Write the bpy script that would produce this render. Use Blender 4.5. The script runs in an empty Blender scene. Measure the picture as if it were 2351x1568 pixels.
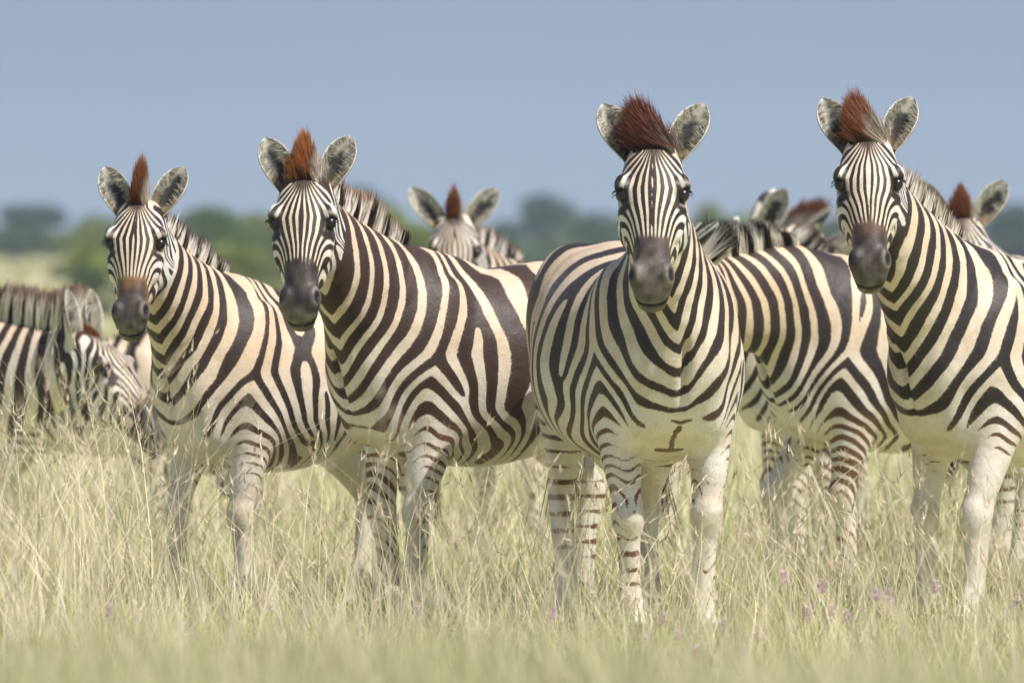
import bpy, math, time
import numpy as np

SC = bpy.context.scene
COL = SC.collection
R = math.radians
T0 = time.time()

# ------------------------------------------------------------------ camera, sky, sun, exposure
CAM_H = 1.19          # low viewpoint, long lens
FPX = 21000.0         # focal length in pixels of a 2351 px wide picture
cam_d = bpy.data.cameras.new('camera')
cam = bpy.data.objects.new('camera', cam_d)
COL.objects.link(cam)
cam.location = (0, 0, CAM_H)
cam.rotation_euler = (R(90) - math.atan(144 / FPX), 0, 0)
cam_d.sensor_width = 36
cam_d.lens = 36 * FPX / 2351
cam_d.clip_end = 5000
cam_d.dof.use_dof = True
cam_d.dof.focus_distance = 30.6
cam_d.dof.aperture_fstop = 4.6
SC.camera = cam

SUN_DIR = np.array([0.50, -0.30, 0.90])
SUN_DIR = SUN_DIR / np.linalg.norm(SUN_DIR)
SUN_EL = math.asin(SUN_DIR[2])
SUN_AZ = math.atan2(SUN_DIR[0], SUN_DIR[1])
w = bpy.data.worlds.new('World')
SC.world = w
w.use_nodes = True
nt = w.node_tree
bg = nt.nodes['Background']
sky = nt.nodes.new('ShaderNodeTexSky')
sky.sky_type = 'NISHITA'
sky.sun_disc = False
sky.sun_elevation = SUN_EL
sky.sun_rotation = SUN_AZ
sky.altitude = 900
sky.air_density = 1.0
sky.dust_density = 1.0
bg.inputs['Strength'].default_value = 0.09
# slate-blue bank of rain cloud low over the horizon
tc = nt.nodes.new('ShaderNodeTexCoord')
sep = nt.nodes.new('ShaderNodeSeparateXYZ')
nt.links.new(tc.outputs['Generated'], sep.inputs[0])
mr = nt.nodes.new('ShaderNodeMapRange')
mr.inputs['From Min'].default_value = 0.05
mr.inputs['From Max'].default_value = 0.35
mr.inputs['To Min'].default_value = 1.0
mr.inputs['To Max'].default_value = 0.0
nt.links.new(sep.outputs['Z'], mr.inputs['Value'])
cr = nt.nodes.new('ShaderNodeMapRange')
cr.inputs['From Min'].default_value = -0.002
cr.inputs['From Max'].default_value = 0.032
nt.links.new(sep.outputs['Z'], cr.inputs['Value'])
nz = nt.nodes.new('ShaderNodeTexNoise')
nz.inputs['Scale'].default_value = 22
nz.inputs['Detail'].default_value = 2
nt.links.new(tc.outputs['Generated'], nz.inputs['Vector'])
ad = nt.nodes.new('ShaderNodeMath'); ad.operation = 'MULTIPLY_ADD'
ad.inputs[1].default_value = 0.5; ad.inputs[2].default_value = -0.25
nt.links.new(nz.outputs['Fac'], ad.inputs[0])
ad2 = nt.nodes.new('ShaderNodeMath'); ad2.operation = 'ADD'
nt.links.new(ad.outputs[0], ad2.inputs[0]); nt.links.new(cr.outputs[0], ad2.inputs[1])
mxc = nt.nodes.new('ShaderNodeMix'); mxc.data_type = 'RGBA'
mxc.inputs['A'].default_value = (2.98, 3.90, 4.98, 1)
mxc.inputs['B'].default_value = (2.58, 3.27, 4.60, 1)
nt.links.new(ad2.outputs[0], mxc.inputs['Factor'])
mx = nt.nodes.new('ShaderNodeMix'); mx.data_type = 'RGBA'
nt.links.new(mr.outputs[0], mx.inputs['Factor'])
nt.links.new(sky.outputs[0], mx.inputs['A'])
nt.links.new(mxc.outputs['Result'], mx.inputs['B'])
nt.links.new(mx.outputs['Result'], bg.inputs['Color'])

sun_d = bpy.data.lights.new('sun', 'SUN')
sun_d.energy = 5.0
sun_d.angle = R(0.5)
sun_d.color = (1.0, 0.95, 0.88)
sun = bpy.data.objects.new('sun', sun_d)
COL.objects.link(sun)
from mathutils import Vector, Matrix
sun.rotation_euler = Vector(SUN_DIR).to_track_quat('Z', 'Y').to_euler()

SC.view_settings.view_transform = 'Standard'
SC.view_settings.look = 'None'
SC.view_settings.exposure = 0.39
SC.render.engine = 'CYCLES'
SC.cycles.use_denoising = True
SC.cycles.max_bounces = 6
SC.cycles.transparent_max_bounces = 8


def at(px, py, Y):
    """world point whose place in the 2351 x 1568 picture is px, py at depth Y"""
    return np.array([(px - 1175.5) * Y / FPX, Y, CAM_H + (640 - py) * Y / FPX])


# ------------------------------------------------------------------ helpers
def tag(o, label=None, cat=None, group=None, kind=None):
    if label: o['label'] = label
    if cat: o['category'] = cat
    if group: o['group'] = group
    if kind: o['kind'] = kind
    return o


def mesh_obj(name, V, F, mats, parent=None, attrs=None, smooth=True, mat_idx=None):
    me = bpy.data.meshes.new(name)
    V = np.asarray(V, np.float32)
    F = np.asarray(F, np.int32)
    k = F.shape[1]
    me.vertices.add(len(V))
    me.vertices.foreach_set('co', V.ravel())
    me.loops.add(F.size)
    me.loops.foreach_set('vertex_index', F.ravel())
    me.polygons.add(len(F))
    me.polygons.foreach_set('loop_start', np.arange(0, F.size, k, dtype=np.int32))
    if mat_idx is not None:
        me.polygons.foreach_set('material_index', np.asarray(mat_idx, np.int32))
    me.polygons.foreach_set('use_smooth', np.full(len(F), smooth))
    for m in (mats if isinstance(mats, (list, tuple)) else [mats]):
        me.materials.append(m)
    for n, a in (attrs or {}).items():
        a = np.asarray(a, np.float32)
        if a.ndim == 1:
            me.attributes.new(n, 'FLOAT', 'POINT').data.foreach_set('value', a)
        else:
            if a.shape[1] == 3:
                a = np.concatenate([a, np.ones((len(a), 1), np.float32)], 1)
            me.attributes.new(n, 'FLOAT_COLOR', 'POINT').data.foreach_set('color', a.astype(np.float32).ravel())
    me.update()
    me.validate()
    o = bpy.data.objects.new(name, me)
    COL.objects.link(o)
    if parent: o.parent = parent
    return o


def empty(name, loc, rz=0.0, scale=1.0):
    o = bpy.data.objects.new(name, None)
    o.empty_display_size = 0.2
    COL.objects.link(o)
    o.location = loc
    o.rotation_euler = (0, 0, rz)
    o.scale = (scale,) * 3
    return o


def norm(v):
    v = np.asarray(v, float)
    return v / (np.linalg.norm(v, axis=-1, keepdims=True) + 1e-12)


def sstep(a, b, x):
    t = np.clip((x - a) / (b - a), 0, 1)
    return t * t * (3 - 2 * t)


def mixc(a, b, t):
    t = np.asarray(t)[..., None]
    return np.asarray(a) * (1 - t) + np.asarray(b) * t


def snoise(P, seed, freq, n=7):
    """smooth band-limited noise, roughly -1..1"""
    rg = np.random.default_rng(seed)
    out = np.zeros(len(P), np.float32)
    for _ in range(n):
        d = rg.normal(size=3); d /= np.linalg.norm(d)
        f = freq * rg.uniform(0.6, 1.5)
        out += np.sin(P @ (d * f).astype(np.float32) + np.float32(rg.uniform(0, 6.28)))
    return out / math.sqrt(n / 1.2) * 0.8


def catmull(tab, n):
    """resample the rows of tab with a Catmull-Rom spline, n samples per span"""
    tab = np.asarray(tab, float)
    P = np.vstack([2 * tab[0] - tab[1], tab, 2 * tab[-1] - tab[-2]])
    out = []
    for i in range(len(tab) - 1):
        p0, p1, p2, p3 = P[i], P[i + 1], P[i + 2], P[i + 3]
        for k in range(n):
            t = k / n
            out.append(0.5 * (2 * p1 + (p2 - p0) * t + (2 * p0 - 5 * p1 + 4 * p2 - p3) * t * t
                              + (3 * p1 - p0 - 3 * p2 + p3) * t ** 3))
    out.append(tab[-1])
    return np.array(out)


def blades(root, d, L, w, bend, c0, c1, split, rg, nseg=3, side=None, soft=0.15, taper=1.5):
    N = len(root)
    if side is None:
        side = np.cross(d, rg.normal(size=(N, 3)))
    side = norm(side)
    V = np.zeros((N, nseg + 1, 2, 3), np.float32)
    C = np.zeros((N, nseg + 1, 2, 3), np.float32)
    L = np.asarray(L); w = np.asarray(w); split = np.asarray(split)
    for k in range(nseg + 1):
        t = k / nseg
        c = root + d * (L * t)[:, None] + bend * t * t
        h = side * (w * 0.5 * max(1 - t ** taper, 0.06))[:, None]
        V[:, k, 0] = c - h
        V[:, k, 1] = c + h
        cc = mixc(c0, c1, sstep(split - soft, split + soft, np.full(N, t)))
        C[:, k, 0] = cc; C[:, k, 1] = cc
    idx = np.arange(N * (nseg + 1) * 2).reshape(N, nseg + 1, 2)
    F = np.stack([idx[:, :-1, 0], idx[:, :-1, 1], idx[:, 1:, 1], idx[:, 1:, 0]], -1).reshape(-1, 4)
    return V.reshape(-1, 3), F, C.reshape(-1, 3)


# ------------------------------------------------------------------ materials
def new_mat(name):
    m = bpy.data.materials.new(name)
    m.use_nodes = True
    return m, m.node_tree, m.node_tree.nodes['Principled BSDF']


def attr_node(t, name, out):
    a = t.nodes.new('ShaderNodeAttribute')
    a.attribute_name = name
    return a.outputs[out]


def mth(t, op, a, b=None, c=None):
    n = t.nodes.new('ShaderNodeMath'); n.operation = op
    for i, v in enumerate((a, b, c)):
        if v is None: continue
        if isinstance(v, (int, float)): n.inputs[i].default_value = v
        else: t.links.new(v, n.inputs[i])
    return n.outputs[0]


def mix_rgb(t, f, a, b):
    n = t.nodes.new('ShaderNodeMix'); n.data_type = 'RGBA'
    for s, v in (('Factor', f), ('A', a), ('B', b)):
        if isinstance(v, (int, float)): n.inputs[s].default_value = v
        elif isinstance(v, tuple): n.inputs[s].default_value = v
        else: t.links.new(v, n.inputs[s])
    return n.outputs['Result']


def make_coat():
    m, t, b = new_mat('zebra_coat')
    co = t.nodes.new('ShaderNodeTexCoord')
    n1 = t.nodes.new('ShaderNodeTexNoise'); n1.inputs['Scale'].default_value = 110; n1.inputs['Detail'].default_value = 3
    n2 = t.nodes.new('ShaderNodeTexNoise'); n2.inputs['Scale'].default_value = 26; n2.inputs['Detail'].default_value = 2
    for n in (n1, n2): t.links.new(co.outputs['Object'], n.inputs['Vector'])
    rag = mth(t, 'MULTIPLY_ADD', n1.outputs['Fac'], 0.55, -0.275)
    rag2 = mth(t, 'MULTIPLY_ADD', n2.outputs['Fac'], 0.5, -0.25)
    rag = mth(t, 'ADD', rag, rag2)
    sb = attr_node(t, 'sb', 'Fac'); ph = attr_node(t, 'ph', 'Fac')
    wh = attr_node(t, 'wh', 'Fac'); th = attr_node(t, 'th', 'Fac')
    hv = mth(t, 'SUBTRACT', mth(t, 'COSINE', ph), th)
    v = mth(t, 'ADD', mth(t, 'MULTIPLY', hv, wh), mth(t, 'MULTIPLY', sb, mth(t, 'SUBTRACT', 1.0, wh)))
    v = mth(t, 'ADD', v, mth(t, 'MULTIPLY', rag, 0.8))
    r = t.nodes.new('ShaderNodeMapRange'); r.interpolation_type = 'SMOOTHSTEP'
    r.inputs['From Min'].default_value = -0.14; r.inputs['From Max'].default_value = 0.14
    t.links.new(v, r.inputs['Value'])
    light = attr_node(t, 'light', 'Color'); dark = attr_node(t, 'dark', 'Color')
    n3 = t.nodes.new('ShaderNodeTexNoise'); n3.inputs['Scale'].default_value = 9; n3.inputs['Detail'].default_value = 5
    n3.inputs['Roughness'].default_value = 0.7
    t.links.new(co.outputs['Object'], n3.inputs['Vector'])
    n4 = t.nodes.new('ShaderNodeTexNoise'); n4.inputs['Scale'].default_value = 240; n4.inputs['Detail'].default_value = 2
    t.links.new(co.outputs['Object'], n4.inputs['Vector'])
    soil = t.nodes.new('ShaderNodeMapRange')
    soil.inputs['From Min'].default_value = 0.46; soil.inputs['From Max'].default_value = 0.75
    soil.inputs['To Max'].default_value = 0.7
    t.links.new(n3.outputs['Fac'], soil.inputs['Value'])
    light = mix_rgb(t, soil.outputs[0], light, (0.50, 0.36, 0.20, 1))
    dust = mth(t, 'MULTIPLY_ADD', n3.outputs['Fac'], 0.22, -0.09)
    dustc = t.nodes.new('ShaderNodeClamp'); t.links.new(dust, dustc.inputs[0])
    dark = mix_rgb(t, dustc.outputs[0], dark, (0.12, 0.082, 0.056, 1))
    c = mix_rgb(t, r.outputs[0], light, dark)
    over = t.nodes.new('ShaderNodeAttribute'); over.attribute_name = 'over'
    c = mix_rgb(t, over.outputs['Alpha'], c, over.outputs['Color'])
    fine = t.nodes.new('ShaderNodeMapRange')
    fine.inputs['From Min'].default_value = 0.25; fine.inputs['From Max'].default_value = 0.75
    fine.inputs['To Min'].default_value = 0.80; fine.inputs['To Max'].default_value = 1.12
    t.links.new(n4.outputs['Fac'], fine.inputs['Value'])
    g = t.nodes.new('ShaderNodeVectorMath'); g.operation = 'SCALE'
    t.links.new(c, g.inputs[0]); t.links.new(fine.outputs[0], g.inputs['Scale'])
    t.links.new(g.outputs[0], b.inputs['Base Color'])
    b.inputs['Roughness'].default_value = 0.50
    b.inputs['Specular IOR Level'].default_value = 0.34
    b.inputs['Sheen Weight'].default_value = 0.03
    b.inputs['Sheen Roughness'].default_value = 0.4
    bp = t.nodes.new('ShaderNodeBump'); bp.inputs['Strength'].default_value = 0.35
    bp.inputs['Distance'].default_value = 0.004
    hgt = mth(t, 'ADD', n4.outputs['Fac'], mth(t, 'MULTIPLY', n2.outputs['Fac'], 2.0))
    t.links.new(hgt, bp.inputs['Height'])
    t.links.new(bp.outputs[0], b.inputs['Normal'])
    return m


def make_hair(name, trans=0.25, rough=0.55):
    m, t, b = new_mat(name)
    c = attr_node(t, 'col', 'Color')
    t.links.new(c, b.inputs['Base Color'])
    b.inputs['Roughness'].default_value = rough
    b.inputs['Specular IOR Level'].default_value = 0.25
    tr = t.nodes.new('ShaderNodeBsdfTranslucent')
    t.links.new(c, tr.inputs['Color'])
    mx = t.nodes.new('ShaderNodeMixShader'); mx.inputs[0].default_value = trans
    t.links.new(b.outputs[0], mx.inputs[1]); t.links.new(tr.outputs[0], mx.inputs[2])
    t.links.new(mx.outputs[0], t.nodes['Material Output'].inputs['Surface'])
    return m


M_COAT = make_coat()
M_HAIR = make_hair('mane_hair', 0.32)
M_GRASS = make_hair('grass_blades', 0.30, 0.6)
M_LEAF = make_hair('tree_leaves', 0.3, 0.6)
M_EYE, _t, _b = new_mat('zebra_eye')
_b.inputs['Base Color'].default_value = (0.012, 0.007, 0.005, 1)
_b.inputs['Roughness'].default_value = 0.3
M_BARK, _t, _b = new_mat('bark')
_n = _t.nodes.new('ShaderNodeTexNoise'); _n.inputs['Scale'].default_value = 6
_t.links.new(mix_rgb(_t, _n.outputs['Fac'], (0.05, 0.035, 0.025, 1), (0.16, 0.12, 0.09, 1)), _b.inputs['Base Color'])
_b.inputs['Roughness'].default_value = 0.9


# ------------------------------------------------------------------ implicit surfaces
def smin(a, b, k):
    h = np.maximum(k - np.abs(a - b), 0) / k
    return np.minimum(a, b) - h * h * (k / 4)


def smax(a, b, k):
    return -smin(-a, -b, k)


BIG = np.float32(0.5)


class Chain:
    """elliptical tube along a polyline"""
    def __init__(self, pts, lat, rw, rh):
        self.p = np.asarray(pts, np.float32); self.l = norm(lat).astype(np.float32)
        self.rw = np.asarray(rw, np.float32); self.rh = np.asarray(rh, np.float32)
        m = max(self.rw.max(), self.rh.max()) + 0.16
        self.lo = self.p.min(0) - m; self.hi = self.p.max(0) + m

    def __call__(self, P):
        out = np.full(len(P), BIG, np.float32)
        sel = np.nonzero(((P > self.lo) & (P < self.hi)).all(1))[0]
        if not len(sel): return out
        Q = P[sel]; d = np.full(len(sel), BIG, np.float32)
        for i in range(len(self.p) - 1):
            a = self.p[i]; ab = self.p[i + 1] - a
            ln = float(np.linalg.norm(ab)); t_ = ab / ln
            s_ = self.l[i] + self.l[i + 1]; s_ = s_ - t_ * float(s_ @ t_); s_ /= np.linalg.norm(s_)
            u_ = np.cross(t_, s_)
            v = Q - a
            z = v @ t_
            tt = np.clip(z / ln, 0, 1)
            zz = z - tt * ln
            x = v @ s_; y = v @ u_
            rw = self.rw[i] + (self.rw[i + 1] - self.rw[i]) * tt
            rh = self.rh[i] + (self.rh[i + 1] - self.rh[i]) * tt
            rl = np.minimum(rw, rh)
            k0 = np.sqrt((x / rw) ** 2 + (y / rh) ** 2 + (zz / rl) ** 2) + 1e-5
            r = np.sqrt(x * x + y * y + zz * zz) + 1e-6
            d = np.minimum(d, r - r / k0)
        out[sel] = d
        return out


class Ell:
    def __init__(self, c, r, A=None):
        self.c = np.asarray(c, np.float32); self.r = np.asarray(r, np.float32)
        self.A = np.eye(3, dtype=np.float32) if A is None else np.asarray(A, np.float32)

    def __call__(self, P):
        q = (P - self.c) @ self.A.T
        k0 = np.sqrt(((q / self.r) ** 2).sum(1)) + 1e-5
        r = np.sqrt((q * q).sum(1)) + 1e-6
        return r - r / k0


class Profile:
    """loft along axis 0: rows of (u, half width, top, bottom)"""
    def __init__(self, tab, e=2.2, egg=0.0):
        t = catmull(tab, 8)
        self.U, self.W, self.T, self.B = [t[:, i].copy() for i in range(4)]
        self.W = np.maximum(self.W, 0.004); self.e = e; self.egg = egg

    def __call__(self, u, x, z):
        W = np.interp(u, self.U, self.W); T = np.interp(u, self.U, self.T); B = np.interp(u, self.U, self.B)
        zc = (T + B) / 2; hh = np.maximum((T - B) / 2, 0.004)
        zz = z - zc
        if self.egg:
            W = W * (1 - self.egg * np.clip(-zz / hh, -1, 1))
        r = np.sqrt(x * x + zz * zz) + 1e-6
        k0 = (np.abs(x / W) ** self.e + np.abs(zz / hh) ** self.e) ** (1 / self.e) + 1e-5
        d = (r - r / k0) * 0.93
        over = np.maximum(np.maximum(self.U[0] - u, u - self.U[-1]), 0)
        return np.where(over > 0, np.sqrt(np.maximum(d, 0) ** 2 + over ** 2), d).astype(np.float32)


def surface_nets(f, lo, hi, h):
    """sparse sampling of f then naive surface nets; returns verts, quads"""
    B = 4
    lo = np.asarray(lo, np.float32); hi = np.asarray(hi, np.float32)
    nb = np.ceil((hi - lo) / (h * B)).astype(int)
    ctr = [lo[i] + (np.arange(nb[i]) + 0.5) * h * B for i in range(3)]
    G = np.stack(np.meshgrid(*ctr, indexing='ij'), -1).reshape(-1, 3).astype(np.float32)
    dc = f(G)
    act = np.nonzero(np.abs(dc) < h * B * 1.25 + 0.01)[0]
    n = nb * B
    sgn = np.where(dc.reshape(nb) > 0, np.float32(1), np.float32(-1))
    D = np.repeat(np.repeat(np.repeat(sgn, B, 0), B, 1), B, 2)
    o = np.stack(np.meshgrid(*[np.arange(B)] * 3, indexing='ij'), -1).reshape(-1, 3)
    bi = np.stack(np.unravel_index(act, nb), -1) * B
    I = (bi[:, None, :] + o[None]).reshape(-1, 3)
    val = np.empty(len(I), np.float32)
    for s in range(0, len(I), 200000):
        val[s:s + 200000] = f((lo + I[s:s + 200000] * np.float32(h)).astype(np.float32))
    D[I[:, 0], I[:, 1], I[:, 2]] = val
    neg = D < 0
    ci = np.array([(a, b, c) for a in (0, 1) for b in (0, 1) for c in (0, 1)])
    cnt = np.zeros(tuple(n - 1), np.int8)
    for a, b, c in ci:
        cnt += neg[a:n[0] - 1 + a, b:n[1] - 1 + b, c:n[2] - 1 + c]
    cells = np.argwhere((cnt > 0) & (cnt < 8))
    vid = np.full(tuple(n - 1), -1, np.int32)
    vid[cells[:, 0], cells[:, 1], cells[:, 2]] = np.arange(len(cells))
    cv = np.stack([D[cells[:, 0] + a, cells[:, 1] + b, cells[:, 2] + c] for a, b, c in ci], 1)
    acc = np.zeros((len(cells), 3)); k = np.zeros(len(cells))
    for i in range(8):
        for j in range(i + 1, 8):
            if np.abs(ci[i] - ci[j]).sum() != 1: continue
            va, vb = cv[:, i], cv[:, j]
            m = (va < 0) != (vb < 0)
            t = np.where(m, va / np.where(m, va - vb, 1), 0)
            acc += np.where(m[:, None], ci[i] + t[:, None] * (ci[j] - ci[i]), 0); k += m
    V = lo + (cells + acc / k[:, None]) * h
    Q = []
    for ax in range(3):
        u, v = (ax + 1) % 3, (ax + 2) % 3
        s0 = [slice(None)] * 3; s1 = [slice(None)] * 3
        s0[ax] = slice(0, -1); s1[ax] = slice(1, None)
        a = neg[tuple(s0)]; b = neg[tuple(s1)]
        E = np.argwhere(a != b)
        E = E[(E[:, u] > 0) & (E[:, v] > 0) & (E[:, u] < n[u] - 1) & (E[:, v] < n[v] - 1)]
        inside = a[E[:, 0], E[:, 1], E[:, 2]]
        def g(du, dv):
            q = E.copy(); q[:, u] -= du; q[:, v] -= dv
            return vid[q[:, 0], q[:, 1], q[:, 2]]
        q = np.stack([g(1, 1), g(0, 1), g(0, 0), g(1, 0)], 1)
        q[~inside] = q[~inside][:, ::-1]
        Q.append(q)
    Q = np.concatenate(Q)
    Q = Q[(Q >= 0).all(1)]
    return V, Q


def relax(V, Q, it=2):
    """Taubin smoothing"""
    E = np.concatenate([Q[:, [0, 1]], Q[:, [1, 2]], Q[:, [2, 3]], Q[:, [3, 0]]])
    n = len(V)
    deg = np.bincount(E[:, 0], minlength=n) + np.bincount(E[:, 1], minlength=n)
    for k in range(it):
        for lam in (0.5, -0.52):
            S = np.zeros_like(V)
            for c in range(3):
                S[:, c] = np.bincount(E[:, 0], V[E[:, 1], c], n) + np.bincount(E[:, 1], V[E[:, 0], c], n)
            V = V + lam * (S / np.maximum(deg, 1)[:, None] - V)
    return V


# ------------------------------------------------------------------ the zebra
TORSO = [(-.715, .05, 1.10, .95), (-.69, .10, 1.15, .89), (-.64, .16, 1.20, .83), (-.56, .21, 1.25, .77),
         (-.45, .255, 1.285, .71), (-.30, .285, 1.29, .67), (-.12, .300, 1.262, .645), (.05, .302, 1.242, .630),
         (.20, .265, 1.25, .635), (.32, .228, 1.268, .645), (.42, .195, 1.24, .665), (.51, .155, 1.18, .70),
         (.575, .115, 1.10, .76), (.615, .06, 1.03, .84)]
HEAD = [(-.055, .020, -.065, -.095), (-.04, .045, -.040, -.12), (-.01, .066, -.008, -.15), (.04, .082, .016, -.175),
        (.09, .094, .030, -.20), (.15, .101, .036, -.225), (.20, .101, .036, -.235), (.26, .090, .031, -.222),
        (.32, .069, .024, -.19), (.38, .056, .016, -.155), (.43, .053, .009, -.135), (.48, .057, .002, -.128),
        (.52, .056, -.010, -.124), (.55, .046, -.028, -.115), (.565, .032, -.045, -.105), (.572, .012, -.065, -.085)]
FRONT = [(.33, .13, .86, .10, .14), (.315, .15, .74, .084, .108), (.325, .152, .64, .069, .086), (.345, .15, .54, .056, .066),
         (.358, .145, .46, .046, .051), (.368, .143, .41, .051, .054), (.365, .143, .37, .047, .047),
         (.355, .143, .32, .037, .040), (.35, .143, .22, .034, .037), (.35, .143, .15, .037, .041), (.355, .143, .12, .041, .045),
         (.378, .143, .075, .036, .038), (.39, .143, .05, .044, .048), (.40, .143, .0, .052, .058)]
HIND = [(-.42, .12, .95, .13, .20), (-.40, .155, .80, .12, .165), (-.43, .16, .69, .095, .125), (-.50, .155, .59, .065, .085),
        (-.565, .148, .51, .050, .064), (-.60, .145, .46, .046, .060), (-.60, .145, .42, .042, .052),
        (-.585, .145, .36, .036, .043), (-.575, .145, .25, .034, .039), (-.565, .145, .17, .037, .041), (-.56, .145, .13, .042, .046),
        (-.535, .145, .08, .037, .039), (-.525, .145, .05, .045, .049), (-.515, .145, .0, .053, .058)]

WARM = np.array([0.66, 0.50, 0.345]); PALE = np.array([0.71, 0.645, 0.58]); WHITE = np.array([0.78, 0.74, 0.68])
BLACK = np.array([0.020, 0.014, 0.012]); BROWN = np.array([0.055, 0.026, 0.016])
RUST = np.array([0.27, 0.088, 0.026])


class Zebra:
    pass


def zebra(label, loc, theta, scale, poll, yaw=0, pitch=28, roll=0, fat=0.0, h=0.009, seed=1, feet=None,
          tuft=0.17, tuft_w=0.014, flop=0.0, tuft_dark=0.3, rust=0.4, leg_thr=0.0, duty=0.0, ear=(28, 28), ear_turn=(0, 0), pn=0.088,
          pt=0.098, mane_n=5200, body_rust=0.0, ear_up=.02, mane_len=0.105, mane_dk=(.2, .5), mane_tip=RUST, v_mid=0.0, tail_out=0.0, group=None,
          face_phase=0.5, nface=4.9, rump=1.0, tuft_col=None, tuft_side=1.0, ear_notch=False, neck_tw=0.55, muzzle_rust=0.0, tuft_white=0.0):
    rg = np.random.default_rng(seed)
    tcol = np.array([.29, .098, .032]) if tuft_col is None else np.asarray(tuft_col)
    cth, sth = math.cos(R(theta)), math.sin(R(theta))
    alpha = math.atan2(-cth, -sth)
    root = empty('zebra', loc, alpha, scale)
    tag(root, label, 'zebra', group)
    Rm = np.array([[math.cos(alpha), -math.sin(alpha), 0], [math.sin(alpha), math.cos(alpha), 0], [0, 0, 1]])
    loc = np.asarray(loc, float)
    # head frame: r = animal's left, f = poll to muzzle, n = out of the forehead
    fx, fy = -math.sin(R(yaw)), -math.cos(R(yaw))
    fac = np.array([fx, fy, 0.0]); up = np.array([0, 0, 1.0])
    n_ = fac * math.cos(R(pitch)) + up * math.sin(R(pitch))
    f_ = fac * math.sin(R(pitch)) - up * math.cos(R(pitch))
    r_ = np.cross(up, fac)
    cr_, sr_ = math.cos(R(roll)), math.sin(R(roll))
    r_, f_ = r_ * cr_ + f_ * sr_, f_ * cr_ - r_ * sr_
    O = Rm.T @ (np.asarray(poll) - loc) / scale
    H = np.stack([Rm.T @ f_, Rm.T @ r_, Rm.T @ n_])       # rows f, r, n in local space
    fl, rl, nl = H
    HF, HA = .945, 1.075
    Hf = (H / np.array([[HF], [HA], [1]])).astype(np.float32); Hu = H.astype(np.float32); Of = O.astype(np.float32)
    fl, rl = fl * HF, rl * HA

    # neck curve
    Pe = O + fl * .045 - nl * .105
    low_head = Pe[2] < 1.15
    P0 = np.array([.35, 0, .74 if low_head else 1.03])
    L = np.linalg.norm(Pe - P0)
    Ta = norm([.95, 0, .05]) if low_head else norm([.72, 0, .70])
    Tb = norm((Pe - P0) / L * 0.8 - fl * neck_tw)
    B1 = P0 + Ta * L * .38; B2 = Pe - Tb * L * .34
    NN = 15
    ts = np.linspace(0, 1, NN)[:, None]
    NC = (1 - ts) ** 3 * P0 + 3 * (1 - ts) ** 2 * ts * B1 + 3 * (1 - ts) * ts ** 2 * B2 + ts ** 3 * Pe
    NT = norm(np.gradient(NC, axis=0))
    lat0 = np.array([0, 1.0, 0])
    wgt = sstep(0, 1, ts)
    NL = lat0 * (1 - wgt) + norm(rl) * wgt
    NL = norm(NL - NT * (NL * NT).sum(1, keepdims=True))
    ND = np.cross(NT, NL)                                   # dorsal
    tk = [0, .2, .4, .6, .8, 1]
    nrw = np.interp(ts[:, 0], tk, [.175, .148, .122, .105, .093, .086])
    nrh = np.interp(ts[:, 0], tk, [.275, .245, .205, .172, .145, .118])
    if low_head: nrw, nrh = nrw * 1.15, nrh * np.interp(ts[:, 0], [0, .6, 1], [1.25, 1.3, 1.1])
    neck = Chain(NC, NL, nrw, nrh)

    tor = np.array(TORSO)
    gs = np.exp(-((tor[:, 0] + .10) / .32) ** 2)
    tor[:, 1] *= 1 + fat * gs
    tor[:, 3] -= .10 * fat * gs + .065 * np.exp(-((tor[:, 0] - .02) / .48) ** 4)
    torso = Profile(tor, 2.15, egg=-0.06)
    hprof = Profile(HEAD, 2.35, egg=0.10)

    feet = feet or {}
    legs = []
    for nm, tab, sg in (('fl', FRONT, 1), ('fr', FRONT, -1), ('hl', HIND, 1), ('hr', HIND, -1)):
        a = np.array(tab); a[:, 1] *= sg
        dx, dy, lift = (tuple(feet.get(nm, (0, 0, 0))) + (0, 0, 0))[:3]
        k = np.clip((.86 - a[:, 2]) / .86, 0, 1)
        a[:, 0] += dx * k; a[:, 1] += dy * k
        if lift:                                           # bent knee
            kb = np.exp(-((a[:, 2] - .40) / .16) ** 2)
            a[:, 0] += lift * kb
        a = catmull(a, 3)
        nl_ = len(a)
        legs.append(Chain(a[:, :3], np.tile([0, 1.0, 0], (nl_, 1)), a[:, 3], a[:, 4]))
    tails = catmull(np.array([(-.66, 0, 1.16, .05), (-.725, 0, 1.10, .034), (-.765, tail_out * .15, .98, .026),
                              (-.78, tail_out * .4, .84, .020), (-.785, tail_out * .7, .70, .016), (-.79, tail_out, .58, .012)]), 3)
    tail = Chain(tails[:, :3], np.tile([0, 1.0, 0], (len(tails), 1)), tails[:, 3], tails[:, 3])

    extra = []
    for s in (1, -1):
        extra += [(Ell((.33, s * .155, .97), (.13, .080, .25), np.array([[.94, 0, .34], [0, 1, 0], [-.34, 0, .94]])), .05),
                  (Ell((.25, s * .172, .80), (.095, .062, .12)), .035),
                  (Ell((.50, s * .082, .90), (.10, .082, .15)), .035), (Ell((.44, s * .10, .74), (.09, .07, .10)), .05),
                  (Ell((-.30, s * .21, .80), (.14, .06, .13)), .07), (Ell((-.46, s * .15, 1.02), (.20, .12, .25)), .10)]
    extra.append((Ell((.24, 0, 1.235), (.20, .05, .07)), .09))

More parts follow.
